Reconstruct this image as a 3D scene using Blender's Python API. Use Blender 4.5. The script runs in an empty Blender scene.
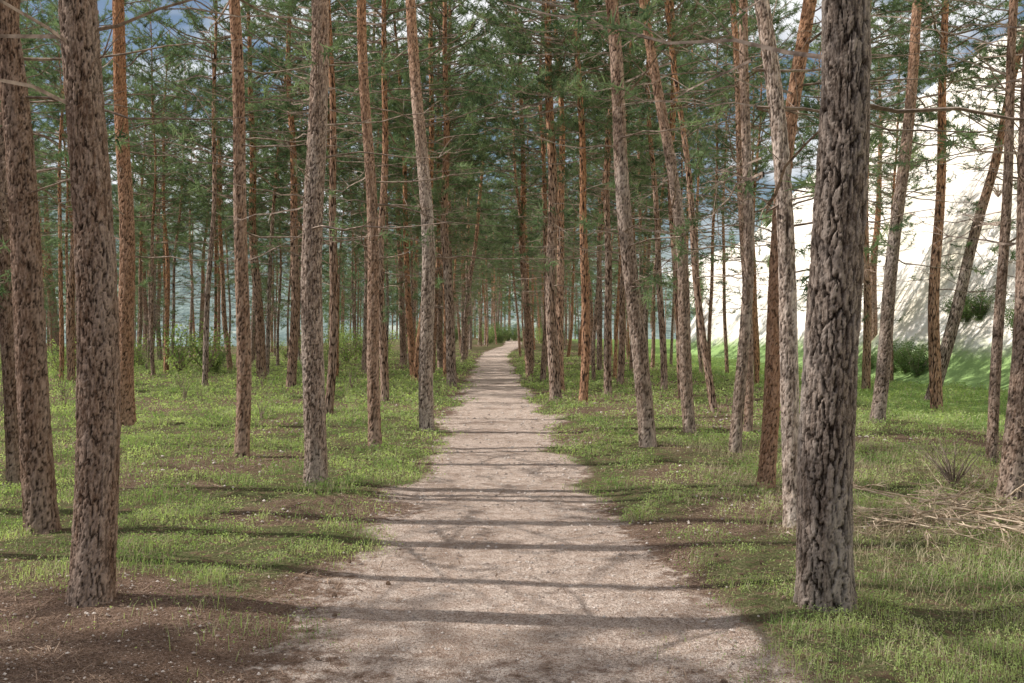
import bpy, math, numpy as np
from mathutils import Vector, Matrix
rng=np.random.default_rng(11)
scene=bpy.context.scene
col=scene.collection
F=995.0; CZ=1.6; HY=335.0
R=math.radians

# ---------------------------------------------------------------- numpy noise
_lat=rng.random((256,256))
def vnoise(x,y,s=1.0,off=0.0):
    x=np.asarray(x,float)*s+off*17.3+1000; y=np.asarray(y,float)*s+off*7.7+1000
    xi=np.floor(x).astype(int); yi=np.floor(y).astype(int)
    fx=x-xi; fy=y-yi; fx=fx*fx*(3-2*fx); fy=fy*fy*(3-2*fy)
    a=_lat[xi%256,yi%256]; b=_lat[(xi+1)%256,yi%256]; c=_lat[xi%256,(yi+1)%256]; d=_lat[(xi+1)%256,(yi+1)%256]
    return (a*(1-fx)+b*fx)*(1-fy)+(c*(1-fx)+d*fx)*fy
def fbm(x,y,s=1.0,o=4,off=0.0):
    t=0;a=1.0;n=0
    for i in range(o):
        t=t+a*vnoise(x,y,s*2**i,off+i*3.1); n+=a; a*=0.5
    return t/n
def sstep(a,b,x):
    t=np.clip((x-a)/(b-a),0,1); return t*t*(3-2*t)

# ---------------------------------------------------------------- terrain functions
def pathc(y):
    y=np.asarray(y,float); return 0.1-0.0195*y+2.4*sstep(72,120,y)
def ground_h(x,y):
    x=np.asarray(x,float); y=np.asarray(y,float)
    dx=np.abs(x-pathc(y))
    h=0.10*(fbm(x,y,0.25,2,5)-0.5)+0.10*(fbm(x,y,1.3,3,9)-0.5)*sstep(0.9,1.8,dx)
    h=h+0.02*(fbm(x,y,4,3,2)-0.5)
    h=h+0.06*sstep(0.9,1.7,dx)
    h=h-1.6*sstep(16,45,-x)            # falls away on one side to a valley
    h=h-0.25*sstep(6,12,x)
    h=h+0.9*sstep(60,150,y)
    return h
CAMZ=CZ+float(ground_h(0,6))
def grass_mask(x,y):
    x=np.asarray(x,float); y=np.asarray(y,float)
    dx=np.abs(x-pathc(y))
    e=0.80+1.3*(fbm(x,y,0.9,5,21)-0.5)+.14*sstep(9,6,y)-.12*sstep(9,14,y)-.10*sstep(0,.5,x)
    g=sstep(0,0.6,dx-e)
    n=fbm(x,y,0.55,4,33)
    g=g*(0.45+0.55*sstep(0.38,0.54,n))
    g=np.maximum(g,.95*sstep(2.3,.9,np.hypot((x-2.7)*.8,(y-5.8)*.7))*sstep(1.0,1.5,dx))
    lit=sstep(-1.0,-1.9,x)*sstep(8.0,6.1,y+(n-0.5)*5-0.6*(-x-3))
    g=g*(1-0.95*lit)
    low=sstep(5.3,4.6,y+1.5*(n-0.5))*sstep(1.4,.9,x)
    g=g*(1-0.93*low)
    g=np.maximum(g,sstep(7.5,9,x))
    return np.clip(g,0,1)

# ---------------------------------------------------------------- mesh helper
def mk(name,V,faces,mats=(),attrs=None,smooth=False):
    V=np.asarray(V,np.float32)
    me=bpy.data.meshes.new(name)
    me.vertices.add(len(V)); me.vertices.foreach_set('co',V.ravel())
    tot=sum(f.size for f,_ in faces); nf=sum(len(f) for f,_ in faces)
    me.loops.add(tot); me.polygons.add(nf)
    me.loops.foreach_set('vertex_index',np.concatenate([f.ravel() for f,_ in faces]).astype(np.int32))
    st=[];mi=[];o=0
    for f,m in faces:
        k=f.shape[1]; st.append(o+np.arange(len(f))*k); o+=f.size; mi.append(np.full(len(f),m))
    me.polygons.foreach_set('loop_start',np.concatenate(st).astype(np.int32))
    me.polygons.foreach_set('material_index',np.concatenate(mi).astype(np.int32))
    me.polygons.foreach_set('use_smooth',np.full(nf,smooth))
    for m in mats: me.materials.append(m)
    if attrs:
        for k,a in attrs.items():
            at=me.attributes.new(k,'FLOAT','POINT'); at.data.foreach_set('value',np.asarray(a,np.float32))
    me.update(calc_edges=True); me.validate()
    return me
def obj(name,me,label=None,cat=None,group=None,kind=None,parent=None,loc=None):
    o=bpy.data.objects.new(name,me); col.objects.link(o)
    if label:o['label']=label
    if cat:o['category']=cat
    if group:o['group']=group
    if kind:o['kind']=kind
    if parent:o.parent=parent
    if loc is not None:o.location=loc
    return o
def gridfaces(nu,nv,wrap=False):
    i=np.arange(nv-1)[:,None]; j=np.arange(nu if wrap else nu-1)[None,:]
    j2=(j+1)%nu
    a=i*nu+j; b=i*nu+j2; c=(i+1)*nu+j2; d=(i+1)*nu+j
    return np.stack([a,b,c,d],-1).reshape(-1,4)

# ---------------------------------------------------------------- materials
def newmat(name):
    m=bpy.data.materials.new(name); m.use_nodes=True
    nt=m.node_tree; nt.nodes.clear()
    return m,nt
class N:
    def __init__(s,nt): s.nt=nt
    def n(s,t,**k):
        x=s.nt.nodes.new(t)
        for a,b in k.items():
            if a=='inp':
                for kk,v in b.items():
                    if isinstance(v,bpy.types.NodeSocket): s.nt.links.new(v,x.inputs[kk])
                    else: x.inputs[kk].default_value=v
            else: setattr(x,a,b)
        return x
    def noise(s,vec,scale,detail=4,rough=0.6):
        return s.n('ShaderNodeTexNoise',inp={'Vector':vec,'Scale':scale,'Detail':detail,'Roughness':rough}).outputs[0]
    def mix(s,f,a,b,mode='MIX'):
        x=s.n('ShaderNodeMix',data_type='RGBA',blend_type=mode)
        for i,v in ((0,f),(6,a),(7,b)):
            if isinstance(v,bpy.types.NodeSocket): s.nt.links.new(v,x.inputs[i])
            else: x.inputs[i].default_value=v if i==0 else (*v,1)[:4]
        return x.outputs[2]
    def ramp(s,f,a,b,lo=0.0,hi=1.0):
        x=s.n('ShaderNodeMapRange',interpolation_type='SMOOTHSTEP',inp={0:f,1:a,2:b,3:lo,4:hi}); return x.outputs[0]
    def math(s,op,a,b=0.0):
        return s.n('ShaderNodeMath',operation=op,inp={0:a,1:b}).outputs[0]
    def out(s,sh):
        o=s.n('ShaderNodeOutputMaterial'); s.nt.links.new(sh,o.inputs[0])
    def bsdf(s,colr,rough=0.9,normal=None,spec=0.2):
        b=s.n('ShaderNodeBsdfDiffuse',inp={'Roughness':0.0})
        if isinstance(colr,bpy.types.NodeSocket): s.nt.links.new(colr,b.inputs['Color'])
        else: b.inputs['Color'].default_value=(*colr,1)
        if normal is not None: s.nt.links.new(normal,b.inputs['Normal'])
        return b.outputs[0]
    def bump(s,h,strength,dist):
        return s.n('ShaderNodeBump',inp={'Height':h,'Strength':strength,'Distance':dist}).outputs[0]

def ground_mat():
    m,nt=newmat('forest_floor'); q=N(nt)
    pos=q.n('ShaderNodeNewGeometry').outputs['Position']
    g=q.n('ShaderNodeAttribute',attribute_name='grass').outputs['Fac']
    p=q.n('ShaderNodeAttribute',attribute_name='dirt').outputs['Fac']
    lw=q.n('ShaderNodeAttribute',attribute_name='lawn').outputs['Fac']
    n1=q.noise(pos,1.1,3); n2=q.noise(pos,9,4,.7); n3=q.noise(pos,60,3,.8)
    n4=q.noise(pos,170,1,.7)
    dirt=q.mix(q.ramp(n2,.35,.65),(.57,.425,.34),(.90,.745,.635))
    dirt=q.mix(q.ramp(n3,.46,.62),dirt,(.34,.225,.165))
    dirt=q.mix(q.ramp(n4,.58,.68),dirt,(.94,.84,.75))
    dirt=q.mix(q.ramp(n4,.42,.34),dirt,(.26,.17,.125))
    litter=q.mix(q.ramp(n3,.35,.65),(.105,.065,.043),(.31,.205,.15))
    litter=q.mix(q.ramp(n4,.6,.70),litter,(.58,.45,.37))
    pm=q.ramp(q.math('ADD',p,q.math('MULTIPLY',q.math('SUBTRACT',n2,.5),2.0)),.3,.75)
    pm=q.math('MULTIPLY',pm,q.ramp(n1,.34,.50,.6,1.0))
    c=q.mix(pm,litter,dirt)
    gr=q.mix(q.ramp(n3,.35,.65),(.085,.09,.04),(.21,.215,.10))
    gr=q.mix(q.ramp(n2,.48,.62),gr,(.20,.14,.09))
    gr=q.mix(lw,gr,(.26,.38,.12))
    gm=q.ramp(q.math('ADD',g,q.math('MULTIPLY',q.math('SUBTRACT',n2,.5),1.0)),.3,.8)
    c=q.mix(gm,c,gr)
    hh=q.math('ADD',q.math('MULTIPLY',n3,1.0),q.math('MULTIPLY',n2,1.4))
    q.out(q.bsdf(c,.95,q.bump(hh,1.0,.035)))
    return m
GM=ground_mat()

def bark_mat(hero):
    m,nt=newmat('pine_bark_close' if hero else 'pine_bark'); q=N(nt)
    tc=q.n('ShaderNodeTexCoord').outputs['Object']
    oi=q.n('ShaderNodeObjectInfo')
    oc=q.n('ShaderNodeSeparateColor',inp={0:oi.outputs['Color']})
    orange=oc.outputs[0]; bright=oc.outputs[1]
    mp=q.n('ShaderNodeMapping',inp={'Vector':tc,'Scale':(1,1,.22)}).outputs[0]
    n1=q.noise(mp,3,2); n2=q.noise(mp,55,4,.8)
    if hero:
        pl=q.n('ShaderNodeAttribute',attribute_name='plate').outputs['Fac']
        cid=q.n('ShaderNodeAttribute',attribute_name='cell').outputs['Fac']
    else:
        w=q.n('ShaderNodeMapping',inp={'Vector':tc,'Scale':(1,1,.22)}).outputs[0]
        vo=q.n('ShaderNodeTexVoronoi',inp={'Vector':w,'Scale':40.0})
        cid=q.n('ShaderNodeSeparateColor',inp={0:vo.outputs['Color']}).outputs[0]
        pl=q.ramp(q.math('ADD',vo.outputs['Distance'],q.math('MULTIPLY',n2,.4)),1.0,.68)
    plate=q.mix(q.ramp(n2,.38,.64),(.115,.083,.065),(.43,.34,.28))
    plate=q.mix(q.ramp(cid,.35,1.0,0,.6),plate,(.52,.43,.37))
    grey=q.ramp(n1,.46,.64)
    plate=q.mix(q.math('MULTIPLY',grey,.5),plate,(.52,.46,.41))
    org=q.mix(q.ramp(n2,.3,.7),(.30,.135,.065),(.66,.37,.22))
    z=q.n('ShaderNodeSeparateXYZ',inp={0:tc}).outputs[2]
    hz=q.math('MULTIPLY',q.ramp(z,3.0,8),.75)
    of=q.math('MINIMUM',q.math('ADD',orange,hz),1.0)
    plate=q.mix(of,plate,org)
    plate=q.mix(q.ramp(n2,.60,.78,0,.4 if hero else .3),plate,(.05,.032,.024))
    c=q.mix(pl,(.028,.018,.014) if hero else (.05,.032,.025),plate)
    mul=q.n('ShaderNodeVectorMath',operation='SCALE',inp={0:c,'Scale':bright}).outputs[0]
    h=q.math('ADD',q.math('MULTIPLY',pl,0.4 if hero else .8),q.math('MULTIPLY',n2,-1.0))
    q.out(q.bsdf(mul,.9,q.bump(h,1.0,.022 if hero else .02)))
    return m
BH=bark_mat(True); BF=bark_mat(False)

def simple_mat(name,a,b,scale=20,rough=.9):
    m,nt=newmat(name); q=N(nt)
    tc=q.n('ShaderNodeNewGeometry').outputs['Position']
    n=q.noise(tc,scale,2)
    q.out(q.bsdf(q.mix(q.ramp(n,.3,.7),a,b)))
    return m
TW=simple_mat('twig_bark',(.17,.125,.10),(.44,.345,.28),14)
DEAD=simple_mat('dead_wood',(.32,.23,.155),(.70,.56,.42),9)
STONE=simple_mat('pebble_stone',(.24,.19,.16),(.70,.61,.54),7)
LITM=simple_mat('dry_needle_litter',(.12,.07,.045),(.50,.36,.26),3)
CONE=simple_mat('cone_scale',(.17,.115,.085),(.36,.26,.19),40)

def leaf_mat(name,a,b,scale,trans=.35,tcol=(1.3,1.5,.7)):
    m,nt=newmat(name); q=N(nt)
    tc=q.n('ShaderNodeNewGeometry').outputs['Position']
    n=q.noise(tc,scale,1); oi=q.n('ShaderNodeObjectInfo').outputs['Random']
    f=q.math('ADD',q.ramp(n,.3,.7,0,.75),q.math('MULTIPLY',oi,.25))
    c=q.mix(f,a,b)
    d=q.n('ShaderNodeBsdfDiffuse',inp={0:c}).outputs[0]
    t=q.n('ShaderNodeBsdfTranslucent',inp={'Color':q.mix(f,tuple(u*v for u,v in zip(a,tcol)),tuple(u*v for u,v in zip(b,tcol)))}).outputs[0]
    q.out(q.n('ShaderNodeMixShader',inp={0:trans,1:d,2:t}).outputs[0])
    return m
NEED=leaf_mat('pine_needles',(.06,.105,.06),(.28,.35,.20),1.8,.42,(1.2,1.3,.85))
GRS=leaf_mat('grass_blades',(.15,.24,.08),(.54,.61,.28),1.4,.42,(1.25,1.4,.7))
DRY=leaf_mat('dry_grass',(.36,.30,.18),(.60,.52,.36),2.0,.3,(1,1,.9))
SHR=leaf_mat('shrub_leaves',(.08,.14,.06),(.28,.35,.16),3,.3)

# ---------------------------------------------------------------- ground sheet
def axis(parts):
    out=[]
    for a,b,s in parts: out.append(np.arange(a,b,s))
    return np.unique(np.concatenate(out))
gx=axis([(-900,-100,60),(-100,-30,5),(-30,-12,.6),(-12,-6,.16),(-6,6,.06),(6,14,.16),(14,40,1.0),(40,120,8),(120,1000,60)])
gy=axis([(-60,2,2),(2,3.4,.2),(3.4,9,.05),(9,20,.12),(20,45,.35),(45,120,2),(120,300,8),(300,2100,90)])
X,Y=np.meshgrid(gx,gy); X=X.ravel();Y=Y.ravel()
def dirt_mask(x,y):
    dx=np.abs(x-pathc(y)); return sstep(.75,-.1,dx-.68-.4*sstep(6.3,4.4,y)-1.0*(fbm(x,y,1.0,4,44)-.5))*(1-.4*sstep(5.3,4.3,y))*(1-.3*sstep(-.5,-1.3,x-pathc(y))*sstep(8,6,y))
def lawn_mask(x,y): return sstep(7,9.5,x+1.5*(fbm(x,y,.4,3,5)-.5))
def gattrs(x,y): return {'grass':grass_mask(x,y),'dirt':dirt_mask(x,y),'lawn':lawn_mask(x,y)}
me=mk('ground',np.stack([X,Y,ground_h(X,Y)],1),[(gridfaces(len(gx),len(gy)),0)],[GM],gattrs(X,Y),True)
obj('ground',me,kind='structure',label='forest floor with grass and pine needle litter',cat='ground')
py=axis([(2,3.4,.2),(3.4,9,.05),(9,20,.12),(20,45,.35),(45,120,2),(120,230,8)])
pu=np.linspace(-1.15,1.15,41)
U,PY=np.meshgrid(pu,py); PXx=(U+pathc(PY)).ravel(); PYy=PY.ravel()
edge=sstep(1.15,1.05,np.abs(U)).ravel()
me=mk('path',np.stack([PXx,PYy,ground_h(PXx,PYy)+.002+.006*edge],1),[(gridfaces(len(pu),len(py)),0)],[GM],gattrs(PXx,PYy),True)
obj('path',me,kind='structure',label='pale trodden dirt path through the pines',cat='path')

# ---------------------------------------------------------------- hills
def hill_mat(name,cols,scale,bd=.4,foot=None):
    m,nt=newmat(name); q=N(nt)
    pos=q.n('ShaderNodeNewGeometry').outputs['Position']
    n1=q.noise(pos,scale,4,.65); n2=q.noise(pos,scale*7,4,.75)
    c=q.mix(q.ramp(n2,.38,.62),cols[0],cols[1]); c=q.mix(q.ramp(n1,.54,.64),c,cols[2])
    if foot:
        z=q.n('ShaderNodeSeparateXYZ',inp={0:pos}).outputs[2]
        c=q.mix(q.ramp(q.math('ADD',z,q.math('MULTIPLY',n2,1.6)),2.6,1.4),c,foot)
    q.out(q.bsdf(c,.95,q.bump(n2,.6,bd)))
    return m
hx=np.concatenate([np.arange(13,40,.7),np.arange(40,140,3.0)]); hy=np.concatenate([np.arange(-30,20,4.0),np.arange(20,130,.9),np.arange(130,520,4.0)])
HX,HYY=np.meshgrid(hx,hy); HX=HX.ravel();HYY=HYY.ravel()
def hill_z(x,y):
    b=15.0+2.5*(fbm(x*0,y,.05,3,3)-.5)*2+30*sstep(95,190,y)
    t=np.maximum(x-b,-2)
    z=np.where(t<0,t,t*1.0*(.24+.76*sstep(0,7,t)))
    z=48*(1-np.exp(-np.maximum(z,0)/42))*1.2+np.minimum(z,0)*.3
    z=z+np.clip(x-b,0,8)*.30*(fbm(x*.5,y,.16,4,8)-.5)+ .5*(fbm(x,y,.45,4,18)-.5)*np.clip(x-b,0,2)/2+np.clip(x-b-6,0,20)*.3*(fbm(x,y,.035,3,28)-.5)
    return z-0.35
me=mk('hill',np.stack([HX,HYY,hill_z(HX,HYY)],1),[(gridfaces(len(hx),len(hy)),0)],[hill_mat('dry_pale_hillside',[(.84,.75,.64),(.93,.87,.79),(.72,.65,.52)],.11,.3,(.28,.40,.15))],None,True)
obj('hill',me,kind='structure',label='pale dry sunlit hillside',cat='hill')
hx=np.linspace(-700,60,90); hy=np.linspace(60,1300,110)
HX,HYY=np.meshgrid(hx,hy); HX=HX.ravel();HYY=HYY.ravel()
d=np.hypot(HX,HYY)
z=sstep(190,430,d)*62*(.6+.8*fbm(HX,HYY,.006,4,6))*(.45+.55*sstep(0,-150,HX))+9*(fbm(HX,HYY,.05,4,2)-.5)*sstep(190,260,d)-3+3*sstep(190,220,d)
me=mk('distant_hill',np.stack([HX,HYY,z],1),[(gridfaces(90,110),0)],[hill_mat('hazy_wooded_hillside',[(.15,.20,.19),(.29,.35,.32),(.46,.50,.43)],.03,3)],None,True)  # distance haze is painted into these pale blue-green tones
obj('distant_hill',me,kind='structure',label='hazy wooded hillside across the valley',cat='hill')

# ---------------------------------------------------------------- tree parts
def tube(P,rad,k=4):
    P=np.asarray(P,float); n=len(P)
    T=np.gradient(P,axis=0); T/=np.linalg.norm(T,axis=1)[:,None]+1e-9
    up=np.array([0,0,1.0]) if abs(T[0,2])<.9 else np.array([1.0,0,0])
    A=np.cross(T,up); A/=np.linalg.norm(A,axis=1)[:,None]+1e-9
    B=np.cross(T,A)
    th=np.arange(k)/k*2*np.pi
    V=P[:,None]+np.asarray(rad)[:,None,None]*(np.cos(th)[None,:,None]*A[:,None]+np.sin(th)[None,:,None]*B[:,None])
    return V.reshape(-1,3),gridfaces(k,n,True)
HT=15.0
def wig(k,z):
    z=np.asarray(z,float)
    a=k*1.7
    return np.stack([.07*np.sin(z*.55+a)-.07*math.sin(a)+.03*np.sin(z*1.3+a*2)-.03*math.sin(2*a),
                     .07*np.sin(z*.48+a*3)-.07*math.sin(3*a)],-1)
def needles(C,D,rg,per,ln,wd):
    C=np.repeat(C,per,0); D=np.repeat(D,per,0)
    v=rg.normal(size=C.shape); v/=np.linalg.norm(v,axis=1)[:,None]
    dr=v+D*.55; dr/=np.linalg.norm(dr,axis=1)[:,None]
    L=ln*(.7+.6*rg.random(len(C)))[:,None]
    s=np.cross(dr,rg.normal(size=C.shape)); s/=np.linalg.norm(s,axis=1)[:,None]
    C=C-D*rg.random(len(C))[:,None]*.10
    a=C-s*wd*.5; b=C+s*wd*.5; t=C+dr*L
    V=np.stack([a,b,t],1).reshape(-1,3)
    return V,np.arange(len(V)).reshape(-1,3)
def crown_mesh(k,base=4.2,dens=1.0,low=False):
    rg=np.random.default_rng(100+k)
    Vs=[];Fs=[];off=0;TC=[];TD=[]
    def addt(P,r,kk=3):
        nonlocal off
        v,f=tube(P,r,kk); Vs.append(v);Fs.append(f+off);off+=len(v)
    z=2.0+rg.random()*.5
    while z<HT-.15:
        nb=rg.integers(1,4) if z<base+1 else (rg.integers(1,4) if rg.random()>dens else rg.integers(2,5))
        for _ in range(nb):
            az=rg.random()*2*np.pi; zz=z+rg.random()*.25
            live=zz>base+rg.random()*2.6
            t=(zz-base-1.3)/(HT-base-1.3)
            if live: L=(1.2+1.5*math.sin(max(0,min(1,t*1.15+.12))*math.pi)**.8)*(.6+.6*rg.random()); L=min(L,(HT-zz)*.75+.35)
            else: L=.4+rg.random()*1.8
            el=(-.15+.5*rg.random()) if not live else (-.1+.75*max(t,0)+.25*rg.random())
            n=7; s=np.linspace(0,1,n)
            bend=(rg.random(2)-.5)*.5
            azs=az+bend[0]*s*1.5
            els=el+(-.35*s+.6*s*s)*(1 if live else .4)
            st=np.stack([np.cos(azs)*np.cos(els),np.sin(azs)*np.cos(els),np.sin(els)],1)
            st+=rg.normal(size=st.shape)*.12
            P=np.cumsum(st*L/(n-1),0); P-=P[0]
            P[:,2]+=zz; P[:,:2]+=wig(k,zz)
            r0=.009+.008*L if live else .006+.005*L
            if not low: addt(P,r0*(1-.8*s),3)
            if low:
                if live:
                    for u in (.35,.6,.8,1.0):
                        i=min(int(u*6),6); TC.append(P[i]+rg.normal(size=3)*.15);TD.append(st[i])
                continue
            if not live:
                for _ in range(rg.integers(1,5)):
                    i=rg.integers(2,n-1); dv=st[i]+rg.normal(size=3)*.7; dv/=np.linalg.norm(dv)
                    addt(np.array([P[i],P[i]+dv*.2,P[i]+dv*.4+[0,0,-.04]]),np.array([.005,.0035,.0015]))
                if rg.random()>.25: continue
            nt=int((3+L*2.9)*dens) if live else 2
            for _ in range(nt):
                u=.3+.7*rg.random()**.8; x=u*(n-1); i=min(int(x),n-2); p0=P[i]*(1-(x-i))+P[i+1]*(x-i)
                dv=st[i]*.8+rg.normal(size=3)*[.75,.75,.38]+[0,0,.12]; dv/=np.linalg.norm(dv)
                l=.18+.40*rg.random(); sag=rg.normal(size=3)*.05
                Q=np.array([p0,p0+dv*l*.5+sag,p0+dv*l+[0,0,.06]])
                addt(Q,np.array([.006,.004,.002]))
                m=3 if l<.35 else 5
                for ff in np.linspace(.3,1,m):
                    a=(Q[0]*(1-ff*2)+Q[1]*ff*2) if ff<.5 else (Q[1]*(2-2*ff)+Q[2]*(2*ff-1))
                    TC.append(a);TD.append(dv)
        z+=.26+rg.random()*.23
    if low:
        return needles(np.array(TC),np.array(TD),rg,7,.42,.075)[0]
    V1=np.concatenate(Vs);F1=np.concatenate(Fs)
    V2,F2=needles(np.array(TC),np.array(TD),rg,11,.13,.0165)
    return mk('crown',np.concatenate([V1,V2]),[(F1,0),(F2+len(V1),1)],[TW,NEED])
NV=8
CR=[crown_mesh(k,4.9) for k in range(NV)]
CRH=[crown_mesh(k,8.8,.5) for k in range(NV)]

def bark_voronoi(u,z,per,seed,cu,cz):
    ncu=max(4,int(round(per/cu))); 
    uu=u/per*ncu; zz=z/cz
    rg=np.random.default_rng(seed); NZ=512
    jx=rg.random((ncu,NZ));jz=rg.random((ncu,NZ));idv=rg.random((ncu,NZ))
    iu=np.floor(uu).astype(int);iz=np.floor(zz).astype(int)
    f1=np.full(u.shape,9.);f2=np.full(u.shape,9.);cid=np.zeros(u.shape)
    for a in (-1,0,1):
        for b in (-1,0,1):
            cx=(iu+a);cy=(iz+b)
            dx=cx+jx[cx%ncu,cy%NZ]-uu; dz=cy+jz[cx%ncu,cy%NZ]-zz
            dd=np.hypot(dx,dz)
            new=dd<f1
            f2=np.where(new,f1,np.minimum(f2,dd)); cid=np.where(new,idv[cx%ncu,cy%NZ],cid); f1=np.where(new,dd,f1)
    return f2-f1,cid
def trunk_mesh(r0,H,k,dev,seed,res=None,vis=5.5):
    per=2*np.pi*r0
    if res:
        nu=int(per/res); zs=np.concatenate([np.arange(-.12,vis,res*1.3),np.linspace(vis,H,26)])
    else:
        nu=14; zs=np.concatenate([[-.15,-.05,0,.08,.2,.35],np.linspace(.6,H,36)])
    th=np.arange(nu)/nu*2*np.pi
    TH,Z=np.meshgrid(th,zs)
    zc=np.clip(Z,0,None)
    rr=r0*(1-.80*(zc/H)**1.05)
    fl=np.exp(-zc/.14)
    ridge=.5+.5*np.sin(TH*5+seed)*np.cos(TH*3+seed*2)
    rr=rr*(1+fl*(.06+.16*ridge))
    cx,cy=np.cos(TH),np.sin(TH)
    lump=fbm(cx*1.2+seed,cy*1.2+Z*.9,1.3,3,seed%7)-.5
    rr=rr*(1+.12*lump)
    at=None
    if res:
        u=TH/(2*np.pi)*per
        big=r0>.15
        wu=(fbm(cx*3+seed,Z*7+cy*3,2.0,4,1)-.5)*.040; wz=(fbm(cx*4+5,Z*9+cy*4,2,4,4)-.5)*.08
        e1,c1=bark_voronoi((u+wu)%per,Z+wz+2,per,seed,.036 if big else .026,.20 if big else .14)
        e2,c2=bark_voronoi((u+wu*1.3)%per,Z+wz*1.3+2,per,seed+1,.017,.045)
        ff=sstep(.30,.52,fbm(cx*4+seed,cy*4+Z*4,1.2,3,6))
        pl=1-(1-sstep(0.0,.18,e1))*(.45+.55*ff)
        crack=1-(1-sstep(0,.08,e2))*.5
        fade=1-.6*sstep(3.5,6,Z)
        fine=fbm(cx*16+seed,cy*16+Z*24,1.5,4,2)-.5
        disp=(pl-1)*(.018 if big else .011)*fade + (crack-1)*.005*pl +(c2-.5)*.005*pl+(c1-.5)*.006+fine*.005
        rr=rr+disp*min(1.2,r0/.13)
        at={'plate':(np.clip(pl*crack+fine*.25,0,1)).ravel(),'cell':(.5*c1+.5*c2).ravel()}
    w=wig(k,zc); bow=dev*np.sin(np.pi*np.clip(zc/6.5,0,1))
    V=np.stack([cx*rr+w[...,0]+bow,cy*rr+w[...,1],Z],-1).reshape(-1,3)
    return mk('trunk',V,[(gridfaces(nu,len(zs),True),0)],[BH if res else BF],at,True)

GROUP='pine trees lining the forest path'
def tree(x,y,lean_x,lean_y,scale,k,trunk,orange,bright,label,rz=0.0,high=False):
    e=bpy.data.objects.new('pine_tree',None); col.objects.link(e)
    e.empty_display_size=.3
    e.location=(x,y,float(ground_h(x,y))-.01)
    e.rotation_euler=(lean_y,lean_x,rz)
    e.scale=(scale,)*3
    e['label']=label;e['category']='tree';e['group']=GROUP
    t=obj('trunk',trunk,parent=e); t.color=(orange,bright,0,1)
    c=obj('crown',(CRH if high else CR)[k],parent=e)
    return e
M=[
 (90,600,68,0,43,.03,.25,.85,'stout grey-brown pine with deep plated bark'),
 (42,532,-14,0,31,.10,.3,.8,'curved dark pine leaning outward beside the litter'),
 (14,488,2,150,15,0,.25,.8,'slim dark pine beside a thicker trunk'),
 (127,425,121,0,17,0,.6,1,'straight reddish pine on open grass'),
 (241,457,237,0,15,.03,.35,1.05,'slender reddish-brown pine standing in grass'),
 (262,380,250,60,10,0,.4,1,''),
 (316,486,316,0,23,.06,.08,1.2,'grey sunlit pine with scaly bark in grass'),
 (291,388,290,0,10,0,.4,1.0,''),
 (328,415,328,0,9,0,.3,.9,''),
 (375,446,361,0,13,.04,.35,1.1,'slender pine close to the path edge'),
 (385,402,384,100,9,0,.3,1,''),
 (427,431,411,0,15,.05,.0,1.35,'pale scaly pine beside the path'),
 (403,365,400,120,7,0,.3,1,''),
 (452,386,445,60,10,0,.15,1.1,''),
 (441,370,440,120,7,0,.3,1,''),
 (463,352,464,180,6,0,.3,1,''),
 (55,345,34,0,11,0,.3,.95,''),
 (148,356,140,120,6,0,.3,1,''),
 (160,350,155,170,5,0,.3,1,''),
 (252,362,256,150,7,0,.3,1,''),
 (200,352,206,240,5,0,.3,1.1,''),
 (530,377,521,90,8,0,.4,1,''),
 (556,401,548,40,12,.02,.2,1.1,'brown pine at the path edge'),
 (543,381,541,120,6,0,.3,1,''),
 (583,402,577,0,9,0,.8,1.0,'thin orange-barked pine in grass'),
 (608,396,607,160,8,0,.2,1,''),
 (648,446,611,0,17,.06,.1,1.1,'grey-brown pine leaning towards the path'),
 (690,432,643,0,13,.08,.15,1.1,'slender pine leaning towards the path'),
 (664,390,650,150,7,0,.2,1,''),
 (683,400,671,0,9,0,.4,1,''),
 (714,412,682,120,8,.05,.3,1,'thin leaning pine in grass'),
 (735,452,743,0,12,.03,.1,1.1,''),
 (748,432,742,180,9,0,.3,1,''),
 (794,527,747,0,19,.16,.0,1.65,'pale bowed pine leaning across its neighbours'),
 (766,487,812,0,17,-.03,.65,1,'orange-barked pine leaning away from the path'),
 (826,604,842,0,55,0,.0,.92,'thick grey pine with deeply fissured bark'),
 (877,422,912,0,14,-.04,.05,1,'dark straight pine before the pale hillside'),
 (873,372,882,0,9,0,.3,.95,''),
 (937,412,946,0,12,0,.6,1,'slim orange-brown pine beside the lawn'),
 (931,402,1003,130,13,-.10,.05,.95,'strongly leaning grey pine on the bank'),
 (1010,500,1034,100,24,.02,.2,1.05,'sturdy brown pine near dead branches'),
 (992,462,1014,100,11,0,.2,.85,''),
 (1022,430,1040,60,10,0,.4,.9,''),
 (633,372,630,170,7,0,.4,1,''),
 (620,385,624,120,7,0,.3,1,''),
]
placed=[]
for i,(bx,by,tx,ty,w,bow,og,br,lab) in enumerate(M):
    d=F*CZ/(by-HY)
    for _ in range(6):
        d=F*(CAMZ-float(ground_h((bx-512)/F*d,d)))/(by-HY)
    d=min(d,75)
    x=(bx-512)/F*d; y=d
    xt=(tx-512)/F*d; zt=CAMZ-float(ground_h(x,y))+(HY-ty)/F*d
    lean=math.atan2(xt-x,zt)
    r=w/F*d/2*1.0
    k=i%NV
    lean-=math.atan2(wig(k,zt)[0],zt)
    res=None
    if d<7.5: res=.0068
    elif d<12.5: res=.011
    elif d<17.5: res=.017
    H=HT*1.02
    tm=trunk_mesh(r,H,k,bow,i*13+3,res,vis=2.2+.36*d)
    if not lab: lab='slender brown pine with bare lower trunk'
    tree(x,y,lean,0.012*math.sin(i*2.3),1.0,k,tm,og,br,lab,high=d<19)
    placed.append((x,y))
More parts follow.
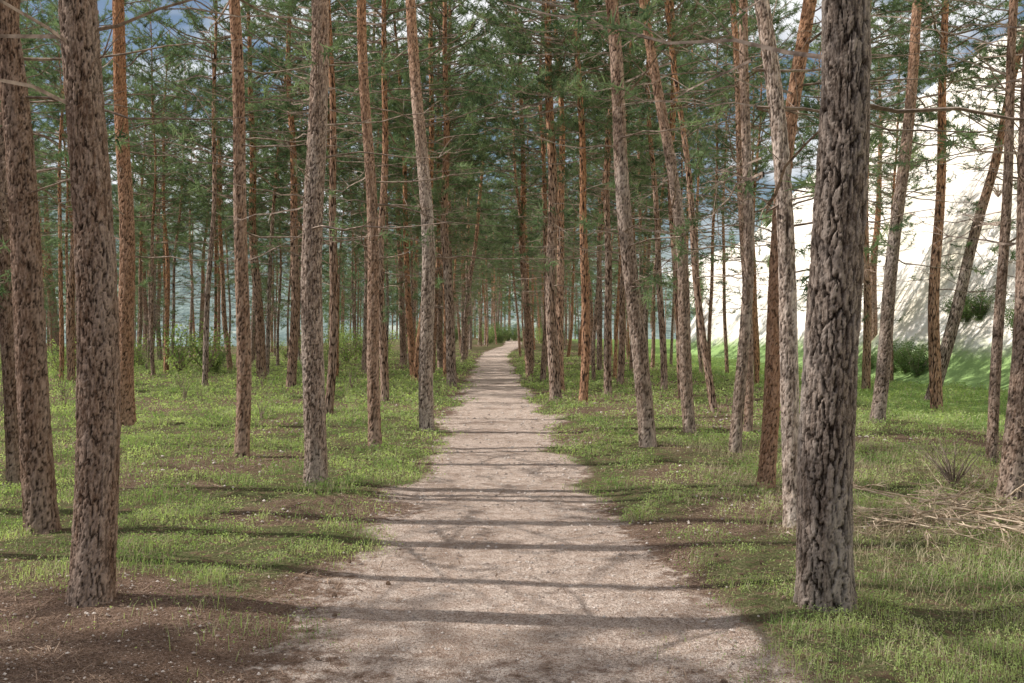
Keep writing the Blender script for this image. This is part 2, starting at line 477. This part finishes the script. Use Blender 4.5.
TM=[[trunk_mesh(rr,HT*1.02,k,0,k*5+j,None) for j,rr in enumerate((.08,.125))] for k in range(NV)]
rg=np.random.default_rng(5)
def ok(x,y,md):
    return all((x-a)**2+(y-b)**2>md*md for a,b in placed)
def add_fill(x,y,smin=.85,high=False,sr=.3,lab=None,lx=0.0):
    k=int(rg.integers(NV)); og=float(rg.choice([.05,.2,.45,.85])); 
    lab=lab or {.05:'slim grey-brown pine with bare lower trunk',.2:'slim brown pine with bare lower trunk',.45:'slim reddish pine with bare lower trunk',.85:'slim orange-barked pine with feathery crown'}[og]
    tree(x,y,rg.normal()*.03+lx,rg.normal()*.03,smin+sr*rg.random(),k,TM[k][int(rg.random()<.4)],og,1.0+.35*rg.random(),lab,rz=0.0 if lx else float(rg.random()*6.28),high=high)
    placed.append((x,y))
def scatter(n,f,md,hp=.12,smin=.85,**kw):
    c=t=0
    while c<n and t<20000:
        t+=1; x,y=f()
        if abs(x-float(pathc(y)))<1.6 or not ok(x,y,md): continue
        add_fill(x,y,high=rg.random()<hp,smin=smin,**kw); c+=1
for y,s in [(36,-1),(46,1),(56,-1),(66,1)]:
    add_fill(float(pathc(y))+s*1.75,y,smin=1.05,sr=.15,lx=-s*.045)
def f1():
    y=27+(105-27)*rg.random()**1.1; side=-1 if rg.random()<.5 else 1
    return side*(1.65+rg.random()**.9*9)+float(pathc(y)),y
scatter(96,f1,1.5,.3)
def f2a():
    y=27+rg.random()*25; return -(.20+.36*rg.random())*y,y
scatter(17,f2a,2.6,.2)
def f2():
    y=45+rg.random()*50; return -9-rg.random()*.40*y,y
scatter(36,f2,2.2,.25)
def f2b():
    y=48+rg.random()*55; return -12-rg.random()*.40*y,y
scatter(10,f2b,1.6,0,.28,sr=.22,lab='young bushy pine below taller trees')
def f3():
    y=25+rg.random()*26; return 7+rg.random()*7.5,y
scatter(8,f3,2.4,.2)
def f4():
    y=88+rg.random()*30; return -7+rg.random()*9,y
scatter(20,f4,1.6,.3,.9)
def f6():
    y=112+rg.random()*30; return -8+rg.random()*15,y
scatter(24,f6,1.5,.2,.95)
# neighbours just outside the frame whose shade falls into it
for x,y,h in [(-8.8,4.2,0),(-11.2,4.3,0),(-13.4,4.7,0),(-4.9,7.0,1),(-7.2,9.0,1),(-6.5,10.4,1),(-8.6,14.3,1),(8.2,9,1)]:
    add_fill(x,y,high=bool(h))

# far-off wood that closes the view, read as one mass
LV=[crown_mesh(20+k,2.8,1.0,True) for k in range(5)]
Vs=[];TQ=[];oq=0;VT=[]
rw=np.random.default_rng(9)
def farpos(i):
    u=i%10
    if u<3: y=115+rw.random()*75; return -10-.28*y-rw.random()*.36*y,y
    if u<9: return -40+rw.random()*62,145+rw.random()*45
    return 30+rw.random()*35,200+rw.random()*50
for i in range(150):
    x,y=farpos(i); s=.8+.5*rw.random(); a=rw.random()*6.28; gz=float(ground_h(x,y))
    if x>12: gz=max(gz,float(hill_z(np.array([x]),np.array([y]))[0]))
    v=LV[i%5]*s; vx=v[:,0]*math.cos(a)-v[:,1]*math.sin(a); vy=v[:,0]*math.sin(a)+v[:,1]*math.cos(a)
    Vs.append(np.stack([vx+x,vy+y,v[:,2]+gz],1))
    t,f=tube([[x,y,gz-.2],[x+.1,y,gz+5*s],[x+.15,y+.1,gz+10*s],[x,y,gz+15*s]],[.15,.12,.08,.02],6)
    VT.append(t);TQ.append(f+oq);oq+=len(t)
VN=np.concatenate(Vs);VT=np.concatenate(VT)
me=mk('distant_woodland',np.concatenate([VN,VT]),[(np.arange(len(VN)).reshape(-1,3),0),(np.concatenate(TQ)+len(VN),1)],[NEED,BF])
ow=obj('distant_woodland',me,kind='stuff',label='far-off mass of pines closing the view',cat='woodland'); ow.color=(.4,1,0,1)

# ---------------------------------------------------------------- grass
def grass_points(n,ymin,ymax,rgx):
    d=np.exp(rgx.uniform(math.log(ymin),math.log(ymax),n))
    x=(rgx.random(n)*2-1)*(.62*d+1.0)
    return x,d
rgx=np.random.default_rng(77)
def blades(x,y,hgt,wid,rgx,lean=.5):
    n=len(x); z=ground_h(x,y)
    a=rgx.random(n)*2*np.pi; dx=np.cos(a);dy=np.sin(a)
    sx,sy=-dy,dx
    l=lean*hgt*rgx.random(n)
    def pt(ox,oy,oz): return np.stack([x+ox,y+oy,z+oz],1)
    b0=pt(-sx*wid,-sy*wid,-.01*hgt);b1=pt(sx*wid,sy*wid,-.01*hgt)
    m0=pt(dx*l*.35-sx*wid*.8,dy*l*.35-sy*wid*.8,hgt*.6);m1=pt(dx*l*.35+sx*wid*.8,dy*l*.35+sy*wid*.8,hgt*.6)
    t=pt(dx*l*1.1,dy*l*1.1,hgt)
    V=np.stack([b0,b1,m1,m0,t],1).reshape(-1,3)
    i=np.arange(n)*5
    return V,np.stack([i,i+1,i+2,i+3],1),np.stack([i+3,i+2,i+4],1)
def leaves(x,y,z,s,rgx):
    n=len(x)
    c=np.stack([x,y,z],1)
    nrm=rgx.normal(size=(n,3))+[0,-.1,1.0]; nrm/=np.linalg.norm(nrm,axis=1)[:,None]
    a=np.cross(nrm,rgx.normal(size=(n,3))); a/=np.linalg.norm(a,axis=1)[:,None]
    b=np.cross(nrm,a); s=s[:,None]
    V=np.stack([c-a*s,c+b*s*.45,c+a*s,c-b*s*.45],1).reshape(-1,3)
    return V,(np.arange(n)*4)[:,None]+np.arange(4)[None]
x,y=grass_points(840000,3.4,85,rgx)
cl=fbm(x,y,2.4,5,51)
g=grass_mask(x,y)*(.14+.86*sstep(.39,.52,cl))
keep=(rgx.random(len(x))<g)&(x<15.5)&(x>-40)
x=x[keep];y=y[keep];cl=cl[keep]; n=len(x)
sc=np.clip(y/7,.7,5.0)
tall=(.4+.9*fbm(x,y,1.2,3,61))*(.35+1.1*sstep(.42,.65,cl))
isb=rgx.random(n)<.32
xb,yb=x[isb],y[isb]
hb=(.03+.06*rgx.random(len(xb)))*tall[isb]*(.75+.2*sc[isb])
Vb,Q,T=blades(xb,yb,hb,.0015*sc[isb]+.0005,rgx,1.0)
dryf=rgx.random(len(Q))<.38
xl,yl=x[~isb],y[~isb]
zl=ground_h(xl,yl)+(.006+.08*rgx.random(len(xl))**1.3)*tall[~isb]*(.8+.2*sc[~isb])
Vl,Ql=leaves(xl,yl,zl,.0090*sc[~isb]*(.5+.9*rgx.random(len(xl))),rgx)
me=mk('grass',np.concatenate([Vb,Vl]),[(Q[~dryf],0),(T[~dryf],0),(Q[dryf],1),(T[dryf],1),(Ql+len(Vb),0)],[GRS,DRY])
obj('grass',me,kind='stuff',label='low bright green grass and leafy herbs',cat='grass')
xd=rgx.normal(4.0,1.5,30000); yd=rgx.uniform(4.2,14,30000)
kp=(xd>2.0)&(fbm(xd,yd,1.1,3,71)>.45); xd=xd[kp];yd=yd[kp]
Vb,Q,T=blades(xd,yd,.025+.11*rgx.random(len(xd))**1.5,np.full(len(xd),.0018),rgx,1.5)
obj('dry_grass',mk('dry_grass',Vb,[(Q,0),(T,0)],[DRY]),kind='stuff',label='taller straw-coloured dry grass',cat='grass')

# ---------------------------------------------------------------- litter and gravel
n=120000
x,y=grass_points(n,3.3,22,rgx)
dxp=np.abs(x-pathc(y))
keep=(rgx.random(n)>grass_mask(x,y)*.6)&(rgx.random(n)<.35+.65*sstep(.3,1.3,dxp+1.2*(fbm(x,y,1.4,3,88)-.5))); x=x[keep];y=y[keep];n=len(x)
a=rgx.random(n)*2*np.pi; L=(.010+.030*rgx.random(n))*np.clip(y/7,.8,2); w=.0009*np.clip(y/6,.8,3)
big=rgx.random(n)<.03; L=np.where(big,L*3,L); w=np.where(big,w*2.6,w)
z=ground_h(x,y)+.010+.006*rgx.random(n)
ca,sa=np.cos(a),np.sin(a); tl=(rgx.random(n)-.3)*.012
V=np.stack([np.stack([x-ca*L-sa*w,y-sa*L+ca*w,z-.003],1),np.stack([x-ca*L+sa*w,y-sa*L-ca*w,z-.003],1),
            np.stack([x+ca*L+sa*w,y+sa*L-ca*w,z+tl],1),np.stack([x+ca*L-sa*w,y+sa*L+ca*w,z+tl],1)],1).reshape(-1,3)
obj('needle_litter',mk('needle_litter',V,[(np.arange(len(V)).reshape(-1,4),0)],[LITM]),kind='stuff',label='fallen pine needles and twig bits',cat='litter')
n=34000
x,y=grass_points(n,3.3,25,rgx)
keep=(rgx.random(n)>grass_mask(x,y)*1.1)&(np.abs(x)<6); x=x[keep];y=y[keep];n=len(x)
s=(.0025+.013*rgx.random(n)**5)*np.clip(y/7,.8,2.2)
octv=np.array([[1,0,0],[.3,.9,.1],[-.8,.6,0],[-.7,-.7,.1],[.5,-.9,0],[.1,.1,.8],[0,0,-.5]],float)
octf=np.array([[0,1,5],[1,2,5],[2,3,5],[3,4,5],[4,0,5],[1,0,6],[2,1,6],[3,2,6],[4,3,6],[0,4,6]])
VV=octv[None]*s[:,None,None]*(.7+.6*rgx.random((n,7,3)))
an=rgx.random(n)*6.28; c_,s_=np.cos(an)[:,None],np.sin(an)[:,None]
VX=VV[...,0]*c_-VV[...,1]*s_; VY=VV[...,0]*s_+VV[...,1]*c_
V=np.stack([VX+x[:,None],VY+y[:,None],VV[...,2]+(ground_h(x,y)+.010)[:,None]],-1).reshape(-1,3)
Fc=(np.arange(n)*7)[:,None,None]+octf[None]
obj('gravel',mk('gravel',V,[(Fc.reshape(-1,3),0)],[STONE]),kind='stuff',label='small loose pebbles on the dirt',cat='gravel')

def cone_mesh():
    Vs=[];Fs=[];o=0
    v,f=tube([[0,0,-.022],[0,0,-.012],[0,0,.005],[0,0,.022],[0,0,.03]],[.004,.012,.014,.008,.002],8)
    Vs.append(v);Fs.append(f);o=len(v); Ts=[]
    for i in range(42):
        t=i/42; a=i*2.4; z=-.02+.045*t; r=.012+.011*math.sin(math.pi*min(1,t*1.1+.1))
        b=.005; ca,sa=math.cos(a),math.sin(a)
        p=np.array([[ca*.006-sa*b*.5,sa*.006+ca*b*.5,z],[ca*.006+sa*b*.5,sa*.006-ca*b*.5,z],[ca*r+sa*b,sa*r-ca*b,z+.004],[ca*r*1.1,sa*r*1.1,z+.008],[ca*r-sa*b,sa*r+ca*b,z+.004]])
        Vs.append(p);Ts.append(np.arange(5)+o);o+=5
    return mk('pine_cone',np.concatenate(Vs),[(Fs[0],0),(np.array(Ts),0)],[CONE])
CM=cone_mesh()
for i in range(14):
    y=math.exp(rgx.uniform(math.log(4),math.log(9))); x=rgx.choice([-1,1])*rgx.uniform(.7,2.4)
    o=obj('pine_cone',CM,label='small brown open pine cone on the dirt',cat='pine cone',group='pine cones fallen on the path',loc=(x,y,float(ground_h(x,y))+.015))
    o.rotation_euler=(1.4+rgx.random()*.4,0,rgx.random()*6.28); s=.45+.3*rgx.random(); o.scale=(s,s,s)

# ---------------------------------------------------------------- fallen branches
def stick_mesh(seed,L,r):
    rg=np.random.default_rng(seed); Vs=[];Fs=[];o=0
    def go(p,d,L,r,lv):
        nonlocal o
        n=9; P=[np.array(p)];dd=np.array(d,float)
        for i in range(n-1):
            dd=dd+rg.normal(size=3)*[.16,.16,.07]; dd/=np.linalg.norm(dd); P.append(P[-1]+dd*L/(n-1))
        P=np.array(P); v,f=tube(P,r*(1-.8*np.linspace(0,1,n)),6 if lv==0 else 4); Vs.append(v);Fs.append(f+o);o+=len(v)
        if lv<2:
            for _ in range(7 if lv==0 else 4):
                i=rg.integers(2,n-1); d2=dd+rg.normal(size=3)*[.9,.9,.25]+[0,0,.04]; d2/=np.linalg.norm(d2)
                go(P[i],d2,L*(.25+.25*rg.random()),r*.5,lv+1)
    go((0,0,0),(1,0,0.03),L,r,0)
    return mk('fallen_branch',np.concatenate(Vs),[(np.concatenate(Fs),0)],[DEAD])
for i in range(50):
    x=2.9+rgx.random()*1.8; y=7.2+rgx.random()*1.5
    o=obj('fallen_branch',stick_mesh(300+i,.4+rgx.random()*.75,.005+.007*rgx.random()),label='dry bleached dead branch lying on the grass',cat='branch',group='dead branches heaped on the grass',loc=(x,y,float(ground_h(x,y))+.04+.14*rgx.random()))
    o.rotation_euler=(0,rgx.normal()*.08,rgx.normal()*.7+(3.14 if rgx.random()<.5 else 0))

# ---------------------------------------------------------------- shrubs
def shrub_mesh(seed,h,w,nb,nl,ls,mat):
    rg=np.random.default_rng(seed);Vs=[];Fs=[];o=0;C=[]
    for b in range(nb):
        a=rg.random()*6.28; sp=rg.random()**.6; hh=h*(.5+.5*rg.random())
        s=np.linspace(0,1,6)
        P=np.stack([math.cos(a)*w*sp*s**1.3,math.sin(a)*w*sp*s**1.3,hh*s],1)+rg.normal(size=(6,3))*.03*h*s[:,None]
        v,f=tube(P,(.012*h+.002)*(1-.8*s),4);Vs.append(v);Fs.append(f+o);o+=len(v)
        u=rg.random(nl)**.7*5; i=np.minimum(u.astype(int),4); fr=(u-i)[:,None]
        C.append(P[i]*(1-fr)+P[i+1]*fr+rg.normal(size=(nl,3))*.09*h)
    C=np.concatenate(C);C[:,2]=np.maximum(C[:,2],.02)
    Vl,Ql=leaves(C[:,0],C[:,1],C[:,2],ls*(.6+.8*rg.random(len(C))),rg)
    V=np.concatenate(Vs)
    return mk('shrub',np.concatenate([V,Vl]),[(np.concatenate(Fs),0),(Ql+len(V),1)],[TW,mat])
S1=[shrub_mesh(s,1.0,.75,26,150,.026,SHR) for s in (1,2,3)]
S2=[shrub_mesh(s,1.0,.35,7,34,.022,GRS) for s in (4,5,6)]
S3=[shrub_mesh(s,1.0,.8,40,12,.014,DRY) for s in (7,8)]
S4=[shrub_mesh(s,1.0,.7,16,60,.030,GRS) for s in (9,10)]
def shrub(x,y,s,ms,lab,z=None):
    o=obj('shrub',ms[int(rgx.integers(len(ms)))],label=lab,cat='shrub',group='shrubs scattered under the pines',loc=(x,y,(float(ground_h(x,y)) if z is None else z)-.03))
    o.rotation_euler=(0,0,rgx.random()*6.28); o.scale=(s*(1+.2*rgx.random()),s,s*(.9+.3*rgx.random()))
for px_,py_,s in [(905,378,1.3),(893,374,1.1),(918,372,1.2),(968,352,1.1),(980,350,1.3),(958,356,.9),(1018,372,1.1),(868,372,.9)]:
    x=17.3 if px_>940 else 15.2
    yy=x/((px_-512)/F)
    shrub(x,yy,s,S1,'rounded grey-green bush at the foot of the hill',float(max(hill_z(np.array([x]),np.array([yy]))[0],-.3)))
for i in range(40):
    y=14+rgx.random()*34; x=-(.16+.36*rgx.random())*y
    shrub(x,y,.35+.7*rgx.random(),S2,'spindly light-green sapling in the grass')
for i in range(8):
    y=24+rgx.random()*30; x=-(.2+.3*rgx.random())*y
    shrub(x,y,.6+.5*rgx.random(),S1,'low dark green bush in the grass')
for i in range(70):
    y=38+rgx.random()*75; x=-4-rgx.random()*.5*y
    shrub(x,y,.8+1.5*rgx.random()**1.5,S4 if rgx.random()<.75 else S2,'leafy light-green bush among the trunks')
for i in range(40):
    y=104+rgx.random()*36; x=-11+rgx.random()*20
    if abs(x-float(pathc(y)))<1.4 and y<114: continue
    shrub(x,y,1.2+1.2*rgx.random(),S4 if rgx.random()<.5 else S1,'leafy light-green bush among the trunks')
for i in range(3):
    y=10+rgx.random()*4; x=.42*y+rgx.random()*.12*y
    shrub(x,y,.4+.2*rgx.random(),S3,'bare twiggy dry bush in the grass')
rgh=np.random.default_rng(3)
for i in range(30):
    y=35+rgh.random()*80; x=17+rgh.random()**1.5*40
    shrub(x,y,.6+1.2*rgh.random(),S1 if rgh.random()<.3 else S3,'dry bush on the pale hillside',float(hill_z(np.array([x]),np.array([y]))[0]))

# ---------------------------------------------------------------- light, sky, camera
el=R(40); azd=R(5)
S=Vector((-math.cos(el)*math.cos(azd),math.cos(el)*math.sin(azd),math.sin(el)))
L=bpy.data.lights.new('sun','SUN'); L.energy=5.0; L.angle=R(.5); L.color=(1,.97,.92)
lo=bpy.data.objects.new('sun',L); col.objects.link(lo); lo.rotation_euler=S.to_track_quat('Z','Y').to_euler(); lo.location=(-20,0,30)
w=bpy.data.worlds.new('World'); scene.world=w; w.use_nodes=True
nt=w.node_tree; bg=nt.nodes['Background']; q=N(nt)
sky=nt.nodes.new('ShaderNodeTexSky'); sky.sky_type='NISHITA'; sky.sun_disc=False; sky.sun_elevation=el; sky.sun_rotation=math.atan2(S.x,S.y)
tc=q.n('ShaderNodeTexCoord').outputs['Generated']
mp=q.n('ShaderNodeMapping',inp={'Vector':tc,'Scale':(1,1,2.2)}).outputs[0]
cn=q.noise(mp,2.6,5,.6)
cl=q.mix(q.ramp(cn,.45,.58),sky.outputs[0],(12,12.1,12.3))
nt.links.new(cl,bg.inputs[0]); bg.inputs[1].default_value=.09
cam=bpy.data.cameras.new('camera'); co=bpy.data.objects.new('camera',cam); col.objects.link(co)
cam.sensor_width=36; cam.lens=F*36/1024; cam.clip_end=5000
co.location=(0,0,CAMZ); co.rotation_euler=(R(90)-math.atan(6.5/F),0,0)
scene.camera=co
scene.view_settings.view_transform='Standard'; scene.view_settings.look='None'; scene.view_settings.exposure=0
